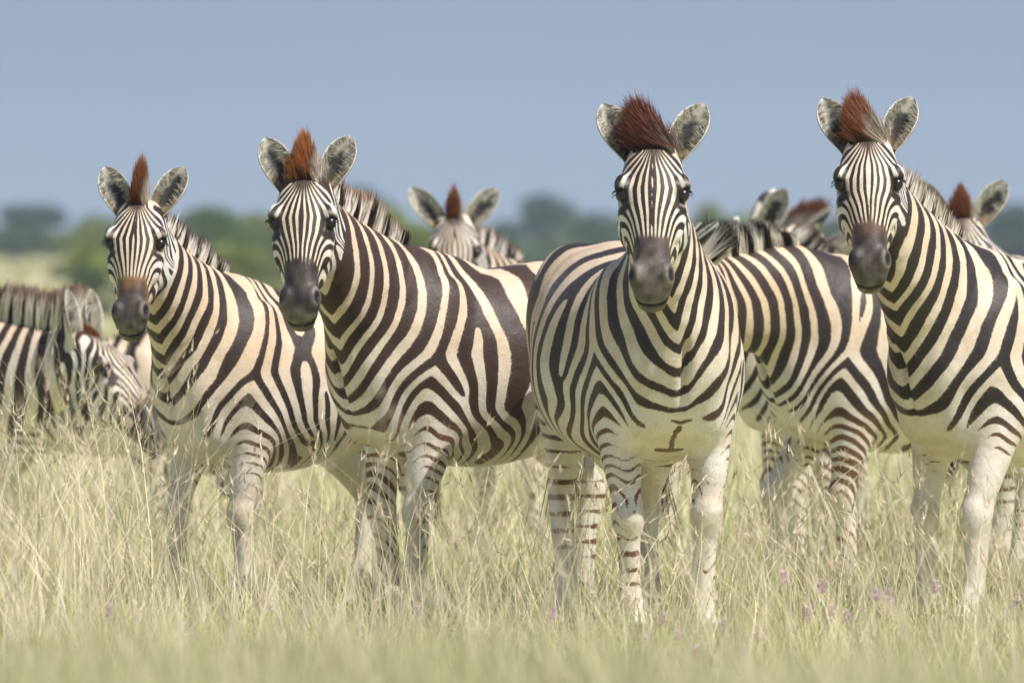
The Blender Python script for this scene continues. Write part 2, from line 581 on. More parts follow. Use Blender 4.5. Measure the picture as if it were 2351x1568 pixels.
    def head_sdf(P):
        q = (P - Of) @ Hf.T
        f, a, n = q[:, 0], q[:, 1], q[:, 2]
        aa = np.abs(a)
        d = hprof(f, a, n)
        def el(cf, ca, cn, rf, ra, rn):
            k0 = np.sqrt(((f - cf) / rf) ** 2 + ((aa - ca) / ra) ** 2 + ((n - cn) / rn) ** 2) + 1e-5
            r = np.sqrt((f - cf) ** 2 + (aa - ca) ** 2 + (n - cn) ** 2) + 1e-6
            return r - r / k0
        d = smin(d, el(.154, .090, .000, .042, .024, .028), .022)         # brow
        d = smin(d, el(.255, .074, -.040, .085, .022, .022), .03)         # cheekbone
        d = smin(d, el(.225, .066, -.150, .085, .038, .070), .03)         # jaw muscle
        d = smin(d, el(.310, .048, -.095, .090, .030, .055), .03)         # cheek
        d = smin(d, el(.482, .045, -.024, .040, .022, .034), .025)         # nostril
        d = smin(d, el(.548, .0, -.100, .030, .042, .026), .010)          # lower lip
        d = smax(d, -el(.188, .104, .008, .022, .017, .018), .010)       # eye socket
        d = smax(d, -el(.488, .063, -.004, .025, .011, .017), .010)       # nostril hole
        d = smax(d, -el(.562, .030, -.071, .034, .042, .006), .006)       # mouth line
        return d

    hr = np.linalg.norm
    def sdf(P):
        d = torso(P[:, 0], P[:, 1], P[:, 2])
        d = smin(d, neck(P), .10)
        for e, k in extra: d = smin(d, e(P), k)
        for lg in legs: d = smin(d, lg(P), .055)
        d = smin(d, tail(P), .03)
        d = smax(d, -Ell((.655, 0, .80), (.07, .016, .16))(P), .06)
        d = d + .0048 * snoise(P, seed + 500, 13, 5) + .0014 * snoise(P, seed + 501, 38, 5)
        near = np.nonzero(((P - (Of + Hu[0] * .25 - Hu[2] * .09)) ** 2).sum(1) < .50 ** 2)[0]
        if len(near):
            d[near] = smin(d[near], head_sdf(P[near]), .035)
        return d

    tips = np.concatenate([O + fl * .6 - nl * .1 + s * rl * .14 for s in (1, -1)]).reshape(-1, 3)
    fts = np.concatenate([lg.p for lg in legs])
    allp = np.vstack([tips, O - fl * .15 + nl * .1, O - fl * .1 - nl * .25, O + rl * .15, O - rl * .15, fts + .08, fts - .08])
    lo = np.minimum(np.array([-.86, -.48 - abs(tail_out) * .3, -.03]), allp.min(0) - .04); hi = np.maximum(np.array([.72, .48 + abs(tail_out) * .3, 1.4]), allp.max(0) + .06)
    lo[2] = -.03
    V, Q = surface_nets(sdf, lo, hi, h)
    V = relax(V, Q, 2)

    # ---- stripe field --------------------------------------------------------------
    xs = np.linspace(-.72, .30, 30)
    sp = np.vstack([np.stack([xs, xs * 0, xs * 0 + 1.02], 1), catmull(NC[1:], 2), Pe + Tb * .08, Pe + Tb * .16])
    m = len(sp) - 30
    nl2 = catmull(NL[1:], 2); nd2 = catmull(ND[1:], 2)
    sl = np.vstack([np.tile([0, 1.0, 0], (30, 1)), nl2, nl2[-1:], nl2[-1:]])
    sd = np.vstack([np.tile([0, 0, 1.0], (30, 1)), nd2, nd2[-1:], nd2[-1:]])
    sl_ = np.concatenate([[0], np.cumsum(np.linalg.norm(np.diff(sp, axis=0), axis=1))])
    sl_ = sl_ - np.interp(.34, np.append(xs, .40), np.append(sl_[:30], sl_[30] if m else 0))
    wsp = np.gradient(sl_)

    dis = []
    for _ in range(13):                                     # stripe forks, as pairs of opposite turns
        c = np.array([rg.uniform(-.5, .25), rg.uniform(.85, 1.2)])
        if abs(c[0] - .33) < .12: continue
        dis.append((rg.choice([-1, 1]), rg.choice([1, -1]), c, c + np.array([rg.uniform(-.10, .10), rg.uniform(-.30, -.18)])))

    def coat(P):
        P = np.asarray(P, np.float32)
        n = len(P)
        s = np.empty(n, np.float32); dv = np.empty(n, np.float32); lv = np.empty(n, np.float32)
        sp32 = sp.astype(np.float32)
        for i in range(0, n, 40000):
            q = P[i:i + 40000]
            d2 = (q ** 2).sum(1)[:, None] - 2 * q @ sp32.T + (sp32 ** 2).sum(1)[None]
            ww = np.exp(-(d2 - d2.min(1, keepdims=True)) / (2 * .085 ** 2)) * wsp[None].astype(np.float32)
            ww /= ww.sum(1, keepdims=True)
            s[i:i + 40000] = ww @ sl_.astype(np.float32)
            c = ww @ sp32
            D = norm(ww @ sd.astype(np.float32)); Lv = norm(ww @ sl.astype(np.float32))
            dv[i:i + 40000] = ((q - c) * D).sum(1); lv[i:i + 40000] = ((q - c) * Lv).sum(1)
        x, y, z = P.T
        q = (P - Of) @ Hf.T
        hf, ha, hn = q.T
        # torso and neck
        warp = .30 * snoise(P, seed * 7 + 1, 7.0) + .16 * snoise(P, seed * 7 + 2, 15.0) + .06 * snoise(P, seed * 7 + 3, 34.0)
        xp, zp, Rr = -.14, .42, .60
        behind = np.maximum(xp - x, 0)
        s_b = np.where(x < xp, (xp - .34) - Rr * np.arctan2(behind, np.maximum(z - zp, .04)), s)
        s_b = np.where(s > -.2, s, s_b)
        tb = sstep(-.2, -.3, s); s_b = s * (1 - tb) + np.where(x < xp, (xp - .34) - Rr * np.arctan2(behind, np.maximum(z - zp, .04)), s) * tb
        tl_ = .60 * sstep(.02, .24, s) * sstep(.95, .6, s)
        s_b = s_b - tl_ * np.where(dv > 0, dv, .55 * dv)
        u = np.where(s > 0, s_b / pn, -s_b / pt)
        u = np.where(s < 0, u - (1 - 1 / rump) * np.maximum(u - 2.2, 0), u)
        ven = sstep(.0, .12, -dv) * sstep(.02, .10, s) * sstep(.62, .48, s)
        u = u + (.75 + v_mid) * ven * np.exp(-np.abs(lv) / .075)
        wS = np.exp(-(s / .15) ** 2) * (1 - sstep(.38, .54, x))
        zz = np.maximum(.97 - z, 0)
        g = zz * zz / (zz + .10)
        nk = 1 - sstep(.22, .40, s)                          # off on a lowered neck and head
        Lf = sstep(.78, .62, z) * sstep(-.05, .08, x) * nk
        pl = .060 - .018 * sstep(.75, .5, z)
        u = u * (1 - .75 * Lf) - wS * g / pl * (1 + .0 * Lf)
        for sgn, tn, a, b in dis:
            k = (y * sgn > 0)
            u = u + np.where(k, tn * (np.arctan2(z - a[1], x - a[0]) - np.arctan2(z - b[1], x - b[0])) / (2 * math.pi), 0) * sstep(.0, .05, np.abs(y))
        u = u + warp * (1 - .5 * Lf) + .22 * Lf * snoise(P, seed * 7 + 9, 38)
        z1 = np.cos(2 * math.pi * u); z2 = np.sin(2 * math.pi * u)
        Hh = sstep(.86, .66, z) * sstep(-.22, -.36, x)
        uh = z / .055 + 2.5 * (x + .5) * sstep(.45, .8, z) + .25 * warp
        z1 = z1 * (1 - Hh) + np.cos(2 * math.pi * uh) * Hh
        amp = np.sqrt((z2 * (1 - Hh) + np.sin(2 * math.pi * uh) * Hh) ** 2 + z1 ** 2) + .05
        B = z1 / amp
        leg = np.maximum(Lf, Hh * sstep(.75, .55, z))
        thr = -.06 - .16 * sstep(.05, .2, s) - duty
        thr = thr + .28 * ven * sstep(1.05, .85, z) * nk
        thr = thr + leg * (.24 + leg_thr) + .35 * leg * (x < -.15) + .35 * leg * sstep(.5, .2, z)
        thr = thr + leg * (.40 * snoise(P, seed * 7 + 21, 22) + .12 * sstep(-.2, .5, snoise(P, seed * 7 + 22, 9)))
        inner = np.clip((.115 - np.abs(y)) / .05, 0, 1) * sstep(.80, .66, z) * nk
        thr = thr + inner * .8
        bel = sstep(.76, .58, z) * (1 - leg) * sstep(.40, .2, np.abs(x)) * nk
        thr = thr + bel * .9 + sstep(.055, .0, np.abs(y)) * bel * .8
        chest = sstep(.76, .64, z) * sstep(.36, .46, x) * nk
        thr = thr + chest * (.75 + .4 * leg_thr)
        thr = thr + .10 * snoise(P, seed * 7 + 4, 9) + .22 * snoise(P, seed * 7 + 14, 4.5)
        sb = B - thr
        # brown mark low between the forelegs
        sb = sb + (3.4 if v_mid > 0 else 0) * sstep(.013, .005, np.abs(y + .006 * np.sin(z * 60))) * sstep(.60, .62, z) * sstep(.71, .68, z) * sstep(.36, .42, x)
        if v_mid > 0:
            ay = np.abs(y)
            sb = sb + 3.0 * (x > .36) * (sstep(.009, .003, np.abs(z - .612 - .12 * ay)) * sstep(.055, .03, ay) + sstep(.008, .003, np.abs(z - .705 - .25 * ay)) * sstep(.045, .02, ay))
        # dark dorsal line
        ridge = sstep(.016, .006, np.abs(y)) * sstep(.1, 0., s) * sstep(1.18, 1.22, z)
        sb = sb + ridge * 1.2
        # face
        Wf = np.interp(hf, [-.1, -.02, .03, .08, .13, .18, .23, .29, .35, .42, .6], [.014, .014, .022, .048, .082, .099, .090, .069, .051, .040, .036])
        wob = .26 * snoise(P, seed * 7 + 5, 26) + .12 * snoise(P, seed * 7 + 6, 60)
        xh = np.abs(ha) / Wf
        side = sstep(.62, 1.10, np.abs(ha) / np.interp(hf, [.1, .2, .3, .4], [.10, .10, .074, .062]) + np.clip(-hn - .03, 0, .2) * 3.0)
        low = sstep(.175, .235, hf)
        xs_ = 1.25 * np.tanh(xh / 1.25)
        cp = side * low
        uf = nface * (xs_ * (1 - .55 * cp) + .35 * cp) + cp * (hf - .20) / .058 - cp * np.clip(-hn - .02, 0, .25) / .13
        tmp = side * (1 - low)
        uf = uf + tmp * np.clip(-hn - .01, 0, .2) / .06
        ph = 2 * math.pi * (uf + face_phase + wob * .55)
        th = -.16 - .22 * sstep(.16, .06, hf) + .12 * snoise(P, seed * 7 + 8, 20) - duty * .35 + .22 * cp
        in_head = sstep(.38, .30, np.linalg.norm(P - (Of + Hu[0] * .22), axis=1) - .10) * 1.0
        wh = in_head * sstep(-.185, -.135, hn + .10 * np.clip(hf - .2, 0, .4)) * sstep(-.03, .03, hf + .35 * (hn + .06))
        wh = np.maximum(wh, sstep(.30, .36, hf) * in_head * (hn > -.19))
        in_head = in_head * (hn > -.19)
        # colours
        nn = snoise(P, seed * 7 + 10, 5) * .5 + .5
        topw = sstep(.75, 1.05, z) * (1 - wh)
        light = mixc(PALE, WARM, np.clip(topw * (.75 + .35 * nn), 0, 1))
        light = mixc(light, mixc(WHITE, np.array([.75, .60, .44]), sstep(.06, -.0, np.abs(ha) - .045) * .9), wh * .85)
        light = mixc(light, np.array([.66, .595, .51]), leg * sstep(.6, .2, z) * .8)
        light = mixc(light, WHITE, sstep(.05, .15, s) * (1 - wh) * ven * .3)
        hau = sstep(-.15, -.35, x) * (1 - Hh)
        light = mixc(light, np.array([.42, .29, .17]), hau * sstep(.78, .97, -B) * .75)
        br = np.clip(.35 * nn + sstep(.80, .45, np.abs(sb)) * .25 + .5 * chest + leg * .9 + body_rust, 0, 1)
        dark = mixc(BLACK, BROWN, br * (1 - wh * .55))
        dark = mixc(dark, np.array([.17, .075, .035]), np.clip(leg * .75 + chest * .5, 0, 1))
        # muzzle
        over = np.zeros((n, 4), np.float32)
        edge = .345 + .055 * sstep(.045, .065, np.abs(ha)) + .05 * sstep(-.02, -.09, hn) + .008 * snoise(P, seed * 7 + 11, 60) + .008 * snoise(P, seed * 7 + 18, 190) - .02 * muzzle_rust
        mz = sstep(edge - .012, edge + .014, hf) * in_head
        mcol = mixc(np.array([.070, .052, .045]), np.array([.028, .022, .021]), nn)
        mcol = mixc(mcol, np.array([.16, .135, .115]), sstep(.525, .555, hf) * .45 + .35 * sstep(-.07, -.10, hn) * sstep(.45, .5, hf))
        wr = snoise(P, seed * 7 + 12, 45) * .5 + .5
        wr2 = np.cos(ha * 330 + 2.0 * snoise(P, seed * 7 + 15, 30)) * .5 + .5
        mcol = mixc(mcol, np.array([.20, .165, .135]), (.55 * wr + .45 * wr2 * wr) * .60 * sstep(.40, .50, hf) * sstep(.066, .040, np.abs(ha)))
        mcol = mixc(mcol, np.array([.26, .23, .21]), 0.45 * sstep(1.9, 1.4, np.sqrt(((hf - .488) / .026) ** 2 + ((np.abs(ha) - .060) / .016) ** 2 + ((hn + .004) / .022) ** 2)) * wr)
        mcol = mcol * (1 + .35 * snoise(P, seed * 7 + 16, 130))[:, None]
        mcol = mixc(mcol, np.array([.25, .118, .052]) , sstep(edge + .05 + .05 * rust, edge - .01, hf + .012 * snoise(P, seed * 7 + 17, 70)) * rust)
        nost = sstep(1.25, .85, np.sqrt(((hf - .488) / .026) ** 2 + ((np.abs(ha) - .062) / .013) ** 2 + ((hn + .004) / .020) ** 2))
        mcol = mixc(mcol, np.array([.008, .006, .006]), nost)
        lip = sstep(.0095, .004, np.abs(hn + .072 + .25 * np.clip(.55 - hf, 0, .1) + .12 * np.abs(ha))) * sstep(.46, .50, hf)
        mcol = mixc(mcol, np.array([.006, .005, .005]), lip)
        over[:, :3] = mcol; over[:, 3] = mz
        # pale lids, dark skin round the eye
        lid = np.exp(-((np.sqrt(((hf - .188) / .040) ** 2 + ((hn - .002) / .036) ** 2) - 1.0) / .22) ** 2) * sstep(.055, .075, np.abs(ha)) * (np.linalg.norm(P - Of, axis=1) < .4)
        lid = lid * (.5 + .5 * snoise(P, seed * 7 + 24, 50)) * .8
        over[:, :3] = mixc(over[:, :3], np.array([.62, .55, .48]), lid * (over[:, 3] < .5)); over[:, 3] = np.maximum(over[:, 3], lid)
        ey = np.sqrt(((hf - .192) / .036) ** 2 + ((hn - .002) / .030) ** 2) 
        em = sstep(1.1, .75, ey + .15 * snoise(P, seed * 7 + 13, 80)) * sstep(.06, .078, np.abs(ha)) * (np.linalg.norm(P - Of, axis=1) < .4)
        over[:, :3] = mixc(over[:, :3], np.array([.016, .011, .010]), em)
        over[:, 3] = np.maximum(over[:, 3], em)
        tear = sstep(1.15, .75, np.sqrt(((hf - .238) / .018) ** 2 + ((hn + .012 + .5 * (hf - .238)) / .032) ** 2) + .25 * snoise(P, seed * 7 + 23, 70)) * sstep(.05, .07, np.abs(ha)) * (np.linalg.norm(P - Of, axis=1) < .4)
        over[:, :3] = mixc(over[:, :3], np.array([.018, .012, .010]), tear); over[:, 3] = np.maximum(over[:, 3], tear)
        # forelock root dark, hooves
        fk = sstep(.095, .03, np.hypot(ha * 2.0, np.maximum(hf - .005, 0)) + .014 * snoise(P, seed * 7 + 19, 60)) * sstep(-.06, -.02, hn) * (hf < .15) * (np.linalg.norm(P - Of, axis=1) < .15)
        over[:, :3] = mixc(over[:, :3], np.array([.03, .018, .013]), fk); over[:, 3] = np.maximum(over[:, 3], fk * .9)
        hoof = sstep(.062, .052, z)
        over[:, :3] = mixc(over[:, :3], np.array([.05, .042, .036]), hoof); over[:, 3] = np.maximum(over[:, 3], hoof)
        return dict(sb=sb, ph=ph, th=th, wh=wh, light=light, dark=dark, over=over), s

    A, s_v = coat(V)

    # ---- ears, part of the same skin -------------------------------------------------
    EV, EF, EA = [], [], {k: [] for k in A}
    off = len(V)
    nu, nv = 18, 13
    fuzz = []
    for si, sg in enumerate((1, -1)):                       # animal's left, right
        an = R(ear[si]); tw = R(ear_turn[si])
        eu = norm(-fl * math.cos(an) + rl * sg * math.sin(an) + nl * ear_up)
        en = norm(nl * math.cos(tw) + rl * sg * math.sin(tw) * 1.0)
        en = norm(en - eu * (en @ eu)); er = np.cross(eu, en)
        base = O + rl * sg * .056 + fl * .018 - nl * .045
        uu = np.linspace(0, 1, nu); vv = np.linspace(-1, 1, nv)
        wid = np.interp(uu, [0, .12, .3, .5, .68, .82, .92, .97, 1], [.033, .040, .050, .055, .053, .042, .027, .016, .003])
        wid = np.convolve(np.pad(wid, 1, 'edge'), [.2, .6, .2], 'valid')
        dep = np.interp(uu, [0, .2, .5, .8, 1], [.046, .046, .036, .020, .004])
        LE = .228
        if ear_notch and sg == 1:
            pass
        grid = np.zeros((2, nu, nv, 3))
        for k, of in ((0, 0.0), (1, -.007)):
            U_, V_ = np.meshgrid(uu, vv, indexing='ij')
            th_ = V_ * (1.15 - .25 * U_)
            xo = np.sin(th_) / np.sin(1.15 - .25 * U_) * wid[:, None]
            yo = -dep[:, None] * (1 - (1 - np.cos(th_)) / (1 - np.cos(1.15 - .25 * U_)))
            if ear_notch and sg == 1:
                U2 = U_ - .06 * np.exp(-((V_ - .45) / .18) ** 2) * sstep(.80, .95, U_)
            else: U2 = U_
            grid[k] = base + eu * (U2 * LE)[..., None] + er * (xo * (1 + (.05 if k else 0)))[..., None] + en * (yo + of - .02 * U_ ** 2)[..., None]
        gi = np.arange(2 * nu * nv).reshape(2, nu, nv) + off
        off += 2 * nu * nv
        fr = np.stack([gi[0, :-1, :-1], gi[0, :-1, 1:], gi[0, 1:, 1:], gi[0, 1:, :-1]], -1).reshape(-1, 4)
        bk = np.stack([gi[1, :-1, :-1], gi[1, 1:, :-1], gi[1, 1:, 1:], gi[1, :-1, 1:]], -1).reshape(-1, 4)
        e1 = np.stack([gi[0, :-1, 0], gi[0, 1:, 0], gi[1, 1:, 0], gi[1, :-1, 0]], -1)
        e2 = np.stack([gi[0, :-1, -1], gi[1, :-1, -1], gi[1, 1:, -1], gi[0, 1:, -1]], -1)
        EF += [fr, bk, e1, e2]
        G = grid.reshape(-1, 3)
        EV.append(G)
        U_, V_ = np.meshgrid(uu, vv, indexing='ij')
        U3 = np.tile(U_.ravel(), 2); V3 = np.tile(V_.ravel(), 2); back = np.repeat([0, 1], nu * nv)
        nz_ = snoise(G.astype(np.float32), seed * 13 + sg, 90); nz2 = snoise(G.astype(np.float32), seed * 13 + sg + 5, 220)
        rim = np.maximum(np.abs(V3), sstep(.75, 1.0, U3))
        core = sstep(1.0, .35, np.hypot((V3 + .05 * nz_) / .62, (U3 - .46) / .42) + .22 * nz_ + .12 * nz2)
        low = sstep(.42, .10, U3)
        ic = mixc(np.array([.36, .335, .27]), np.array([.016, .013, .010]), np.clip(core * 1.5, 0, 1))
        ic = mixc(ic, np.array([.27, .18, .075]), low * .95 * (nz_ * .5 + .5))
        ic = mixc(ic, np.array([.66, .63, .56]), sstep(.86, .98, rim) * sstep(.2, .6, U3) * .8)
        oc = mixc(np.array([.62, .58, .50]), np.array([.025, .02, .018]), sstep(.55, .62, U3 + .05 * nz_) * sstep(.93, .86, U3))
        oc = mixc(oc, np.array([.03, .022, .018]), sstep(.80, .96, np.abs(V3)) * sstep(.15, .4, U3) * .9)
        cc = np.where(back[:, None] == 1, oc, ic)
        EA['over'].append(np.concatenate([cc, np.ones((len(G), 1))], 1))
        for k in ('sb', 'ph', 'th', 'wh'): EA[k].append(np.zeros(len(G)))
        for k in ('light', 'dark'): EA[k].append(np.tile(WHITE, (len(G), 1)))
        # fuzz inside the ear
        ni = 260 if h < .011 else 90
        a = rg.uniform(.05, .93, ni); b = rg.choice([-1, 1], ni) * rg.uniform(.55, .98, ni)
        th_ = b * (1.15 - .25 * a)
        wa = np.interp(a, uu, wid); da = np.interp(a, uu, dep)
        xo = np.sin(th_) / np.sin(1.15 - .25 * a) * wa
        yo = -da * (1 - (1 - np.cos(th_)) / (1 - np.cos(1.15 - .25 * a)))
        rt = base + eu * (a * LE)[:, None] + er * xo[:, None] + en * (yo - .02 * a ** 2)[:, None]
        dd = norm(-er * np.sign(b)[:, None] * rg.uniform(.5, 1.1, (ni, 1)) + en * .35 + eu * rg.uniform(-.1, .5, (ni, 1)) + rg.normal(size=(ni, 3)) * .15)
        cb = mixc(np.array([.40, .37, .30]), np.array([.34, .24, .11]), rg.uniform(0, 1, ni) * sstep(.6, .2, a))
        fuzz.append((rt, dd, rg.uniform(.012, .034, ni) * (wa / .05), cb))
    # short coat hair lying on the skin, same colours as the skin under it
    nh = 75000 if h < .010 else 0
    if nh:
        fn = np.cross(V[Q[:, 2]] - V[Q[:, 0]], V[Q[:, 3]] - V[Q[:, 1]])
        vn = np.zeros_like(V)
        for c in range(4):
            for a_ in range(3): vn[:, a_] += np.bincount(Q[:, c], fn[:, a_], len(V))
        vn = norm(vn)
        hq = (V - Of) @ Hf.T
        ok = np.nonzero((V[:, 2] > .08) & ~((hq[:, 0] > .33) & (np.linalg.norm(V - Of, axis=1) < .7)) & (hq[:, 0] ** 2 + hq[:, 1] ** 2 > .03 ** 2))[0]
        iv = rg.choice(ok, nh)
        Nn = vn[iv]
        inh = (np.linalg.norm(V[iv] - (Of + Hu[0] * .2), axis=1) < .26)[:, None]
        fd = np.where(inh, Hu[0][None], np.array([[-.75, 0, -.65]]))
        fd = np.where(V[iv][:, 2:] < .65, np.array([[-.15, 0, -1.0]]), fd) + rg.normal(size=(nh, 3)) * .12
        fd = norm(fd - Nn * (fd * Nn).sum(1, keepdims=True))
        sd_ = norm(np.cross(fd, Nn))
        dd_ = norm(fd + Nn * rg.uniform(.10, .30, (nh, 1)))
        rt_ = V[iv] + sd_ * rg.normal(size=(nh, 1)) * h * .4 - Nn * .001
        lh = np.where(inh[:, 0], rg.uniform(.004, .007, nh), rg.uniform(.005, .0095, nh))[:, None]
        FV = np.stack([rt_ - sd_ * .0009, rt_ + sd_ * .0009, rt_ + dd_ * lh + sd_ * .0003, rt_ + dd_ * lh - sd_ * .0003], 1).reshape(-1, 3)
        EV.append(FV)
        EF.append(np.arange(nh * 4).reshape(nh, 4) + off)
        for k in EA: EA[k].append(np.repeat(A[k][iv], 4, axis=0))
    V = np.vstack([V] + EV); Q = np.vstack([Q] + EF)
    for k in A: A[k] = np.concatenate([A[k]] + EA[k])
    mesh_obj('body', V, Q, M_COAT, root, A)

    # ---- eyes -----------------------------------------------------------------------
    for sg in (1, -1):
        c = O + fl * .187 + rl * sg * .0895 - nl * .006
        a1, a2 = np.meshgrid(np.linspace(0, math.pi, 11), np.linspace(0, 2 * math.pi, 17)[:-1], indexing='ij')
        S = np.stack([np.sin(a1) * np.cos(a2), np.sin(a1) * np.sin(a2), np.cos(a1)], -1).reshape(-1, 3) * .0215 + c
        gi = np.arange(11 * 16).reshape(11, 16)
        nx = np.roll(gi, -1, 1)
        Fq = np.stack([gi[:-1], nx[:-1], nx[1:], gi[1:]], -1).reshape(-1, 4)[:, ::-1]
        eo = mesh_obj('eye', S, Fq, M_EYE, root)
        ne = 18
        aa = rg.uniform(-.9, .9, ne)
        rt = c + fl * (-.013 + .01 * aa[:, None] ** 2) + rl * sg * .019 + nl * (.006 + aa * .016)[:, None]
        dd = norm(rl * sg * 1.0 + nl * (.3 + .5 * aa)[:, None] + fl * .25 + rg.normal(size=(ne, 3)) * .15)
        v_, f2, c_ = blades(rt, dd, np.full(ne, .015), np.full(ne, .003), fl * .012 + rt * 0, np.tile(BLACK, (ne, 1)), np.tile(BLACK, (ne, 1)), np.full(ne, .5), rg)
        mesh_obj('eyelashes', v_, f2, M_HAIR, eo, {'col': c_})

    # ---- mane -----------------------------------------------------------------------
    dense_c = catmull(NC, 6); dense_d = norm(catmull(ND, 6)); dense_l = norm(catmull(NL, 6)); dense_t = norm(catmull(NT, 6))
    dh = catmull(nrh[:, None], 6)[:, 0]
    nd = len(dense_c)
    N1 = mane_n
    t = rg.uniform(.20, 1.0, N1) ** .9
    ii = np.clip(t * (nd - 1), 0, nd - 1.001); i0 = ii.astype(int); fr_ = (ii - i0)[:, None]
    lerp = lambda a: a[i0] * (1 - fr_) + a[i0 + 1] * fr_
    jl = rg.normal(size=N1) * .011
    rt = lerp(dense_c) + lerp(dense_d) * (lerp(dh[:, None]) - .012) + lerp(dense_l) * jl[:, None]
    # pull the root onto the real skin
    for _ in range(2):
        dd_ = sdf(rt.astype(np.float32))
        rt = rt - lerp(dense_d) * (dd_ + .008)[:, None]
    Am, _s = coat(rt)
    dk = sstep(mane_dk[0], mane_dk[1], Am['sb'])
    ml = mane_len * np.interp(t, [.18, .28, .45, .8, 1], [.25, .55, .95, 1.1, 1.15]) * (1 + .10 * rg.normal(size=N1) + .12 * snoise(rt.astype(np.float32), seed * 3, 40))
    dd = norm(lerp(dense_d) + lerp(dense_t) * .32 + lerp(dense_l) * (jl * 9 + flop * .25 * t)[:, None] + rg.normal(size=(N1, 3)) * .075)
    c0 = mixc(np.array([.93, .87, .78]), np.array([.045, .028, .022]), dk)
    c0 = c0 * rg.uniform(.8, 1.05, (N1, 1))
    c1 = mixc(np.asarray(mane_tip), BLACK, .35 * dk) * rg.uniform(.6, 1.3, (N1, 1))
    sets = [(rt, dd, ml, np.full(N1, .0085), lerp(dense_t) * (.012), c0, c1, rg.uniform(.74, 1.0, N1))]
    # crest and forelock over the poll
    N2 = int(mane_n * .5)
    v = rg.uniform(0, 1, N2)
    jl = rg.normal(size=N2) * tuft_w
    hfv = -.045 + v * .075                                   # from behind the ears onto the forehead
    hnv = np.interp(hfv, [-.06, -.03, 0, .03, .06], [-.075, -.03, -.004, .008, .018])
    rt = O + fl * hfv[:, None] + nl * (hnv - .010)[:, None] + rl * jl[:, None]
    tl = tuft * np.interp(v, [0, .35, .75, 1], [1.0, 1.0, .80, .42]) * (1 + .09 * rg.normal(size=N2)) * (1 - .55 * np.clip(np.abs(jl) / (tuft_w * 2), 0, 1))
    dd = norm(-fl * (1 - .15 * v)[:, None] + nl * (.02 + .42 * v ** 2)[:, None] + rl * (jl / tuft_w * .035 - flop * (.25 + .75 * v))[:, None]
              + rg.normal(size=(N2, 3)) * .034)
    bend = rl * (-flop * .05 * (.3 + v))[:, None] + nl * (.015 * v)[:, None]
    dkm = np.clip(sstep(.1, -.5, jl / tuft_w + .5 * rg.normal(size=N2)) * tuft_dark * 1.6 + 1.2 * max(0, tuft_dark - .4), 0, 1)
    dkm = np.clip(dkm + .40 * (np.sin(jl / tuft_w * 3.1 + v * 7 + seed) > .25), 0, 1)
    c0 = mixc(np.array([.12, .045, .02]), BLACK, dkm) * rg.uniform(.6, 1.3, (N2, 1))
    wsd = sstep(1.1, 1.8, jl / tuft_w) * .8 * tuft_side + tuft_white * (rg.uniform(0, 1, N2) < .45) * sstep(.0, .8, jl / tuft_w)
    c0 = mixc(c0, np.array([.62, .56, .47]), np.clip(wsd, 0, 1))
    c1 = mixc(tcol, np.array([.05, .016, .010]), tuft_dark * rg.uniform(.2, 1, N2)) * rg.uniform(.6, 1.4, (N2, 1))
    c1 = mixc(c1, np.array([.05, .02, .014]), 0.22 * dkm)
    c1 = mixc(c1, c0, sstep(.8, 1.5, jl / tuft_w) * .8 * tuft_side)
    sets.append((rt, dd, tl, np.full(N2, .0048), bend, c0, c1, rg.uniform(.35, .65, N2)))
    cat_ = [np.concatenate([x[i] for x in sets]) for i in range(8)]
    v_, f2, c_ = blades(*cat_[:5], cat_[5], cat_[6], cat_[7], rg)
    mesh_obj('mane', v_, f2, M_HAIR, root, {'col': c_})
    for fz in fuzz:
        k = len(fz[0])
        v_, f2, c_ = blades(fz[0], fz[1], fz[2], np.full(k, .0030), fz[1] * 0, fz[3], fz[3] * 1.25, np.full(k, .5), rg)
        mesh_obj('ear_hair', v_, f2, M_HAIR, root, {'col': c_})
    # ---- tail tuft ------------------------------------------------------------------
    nt_ = 420
    a = rg.uniform(.62, 1, nt_)
    rt = np.stack([np.interp(a, np.linspace(0, 1, len(tails)), tails[:, i]) for i in range(3)], 1) + rg.normal(size=(nt_, 3)) * .012
    dd = norm(np.array([-.05, tail_out * .35, -1.0]) + rg.normal(size=(nt_, 3)) * .10)
    c0 = mixc(np.array([.03, .02, .015]), np.array([.09, .035, .016]), rg.uniform(0, 1, nt_))
    v_, f2, c_ = blades(rt, dd, rg.uniform(.16, .30, nt_), np.full(nt_, .006), np.zeros((nt_, 3)), c0, c0 * .8, np.full(nt_, .5), rg)
    mesh_obj('tail_tuft', v_, f2, M_HAIR, root, {'col': c_})
    return root


#ZEBRAS
def ground(px, Y):
    return (float((px - 1175.5) * Y / FPX), float(Y), 0.0)


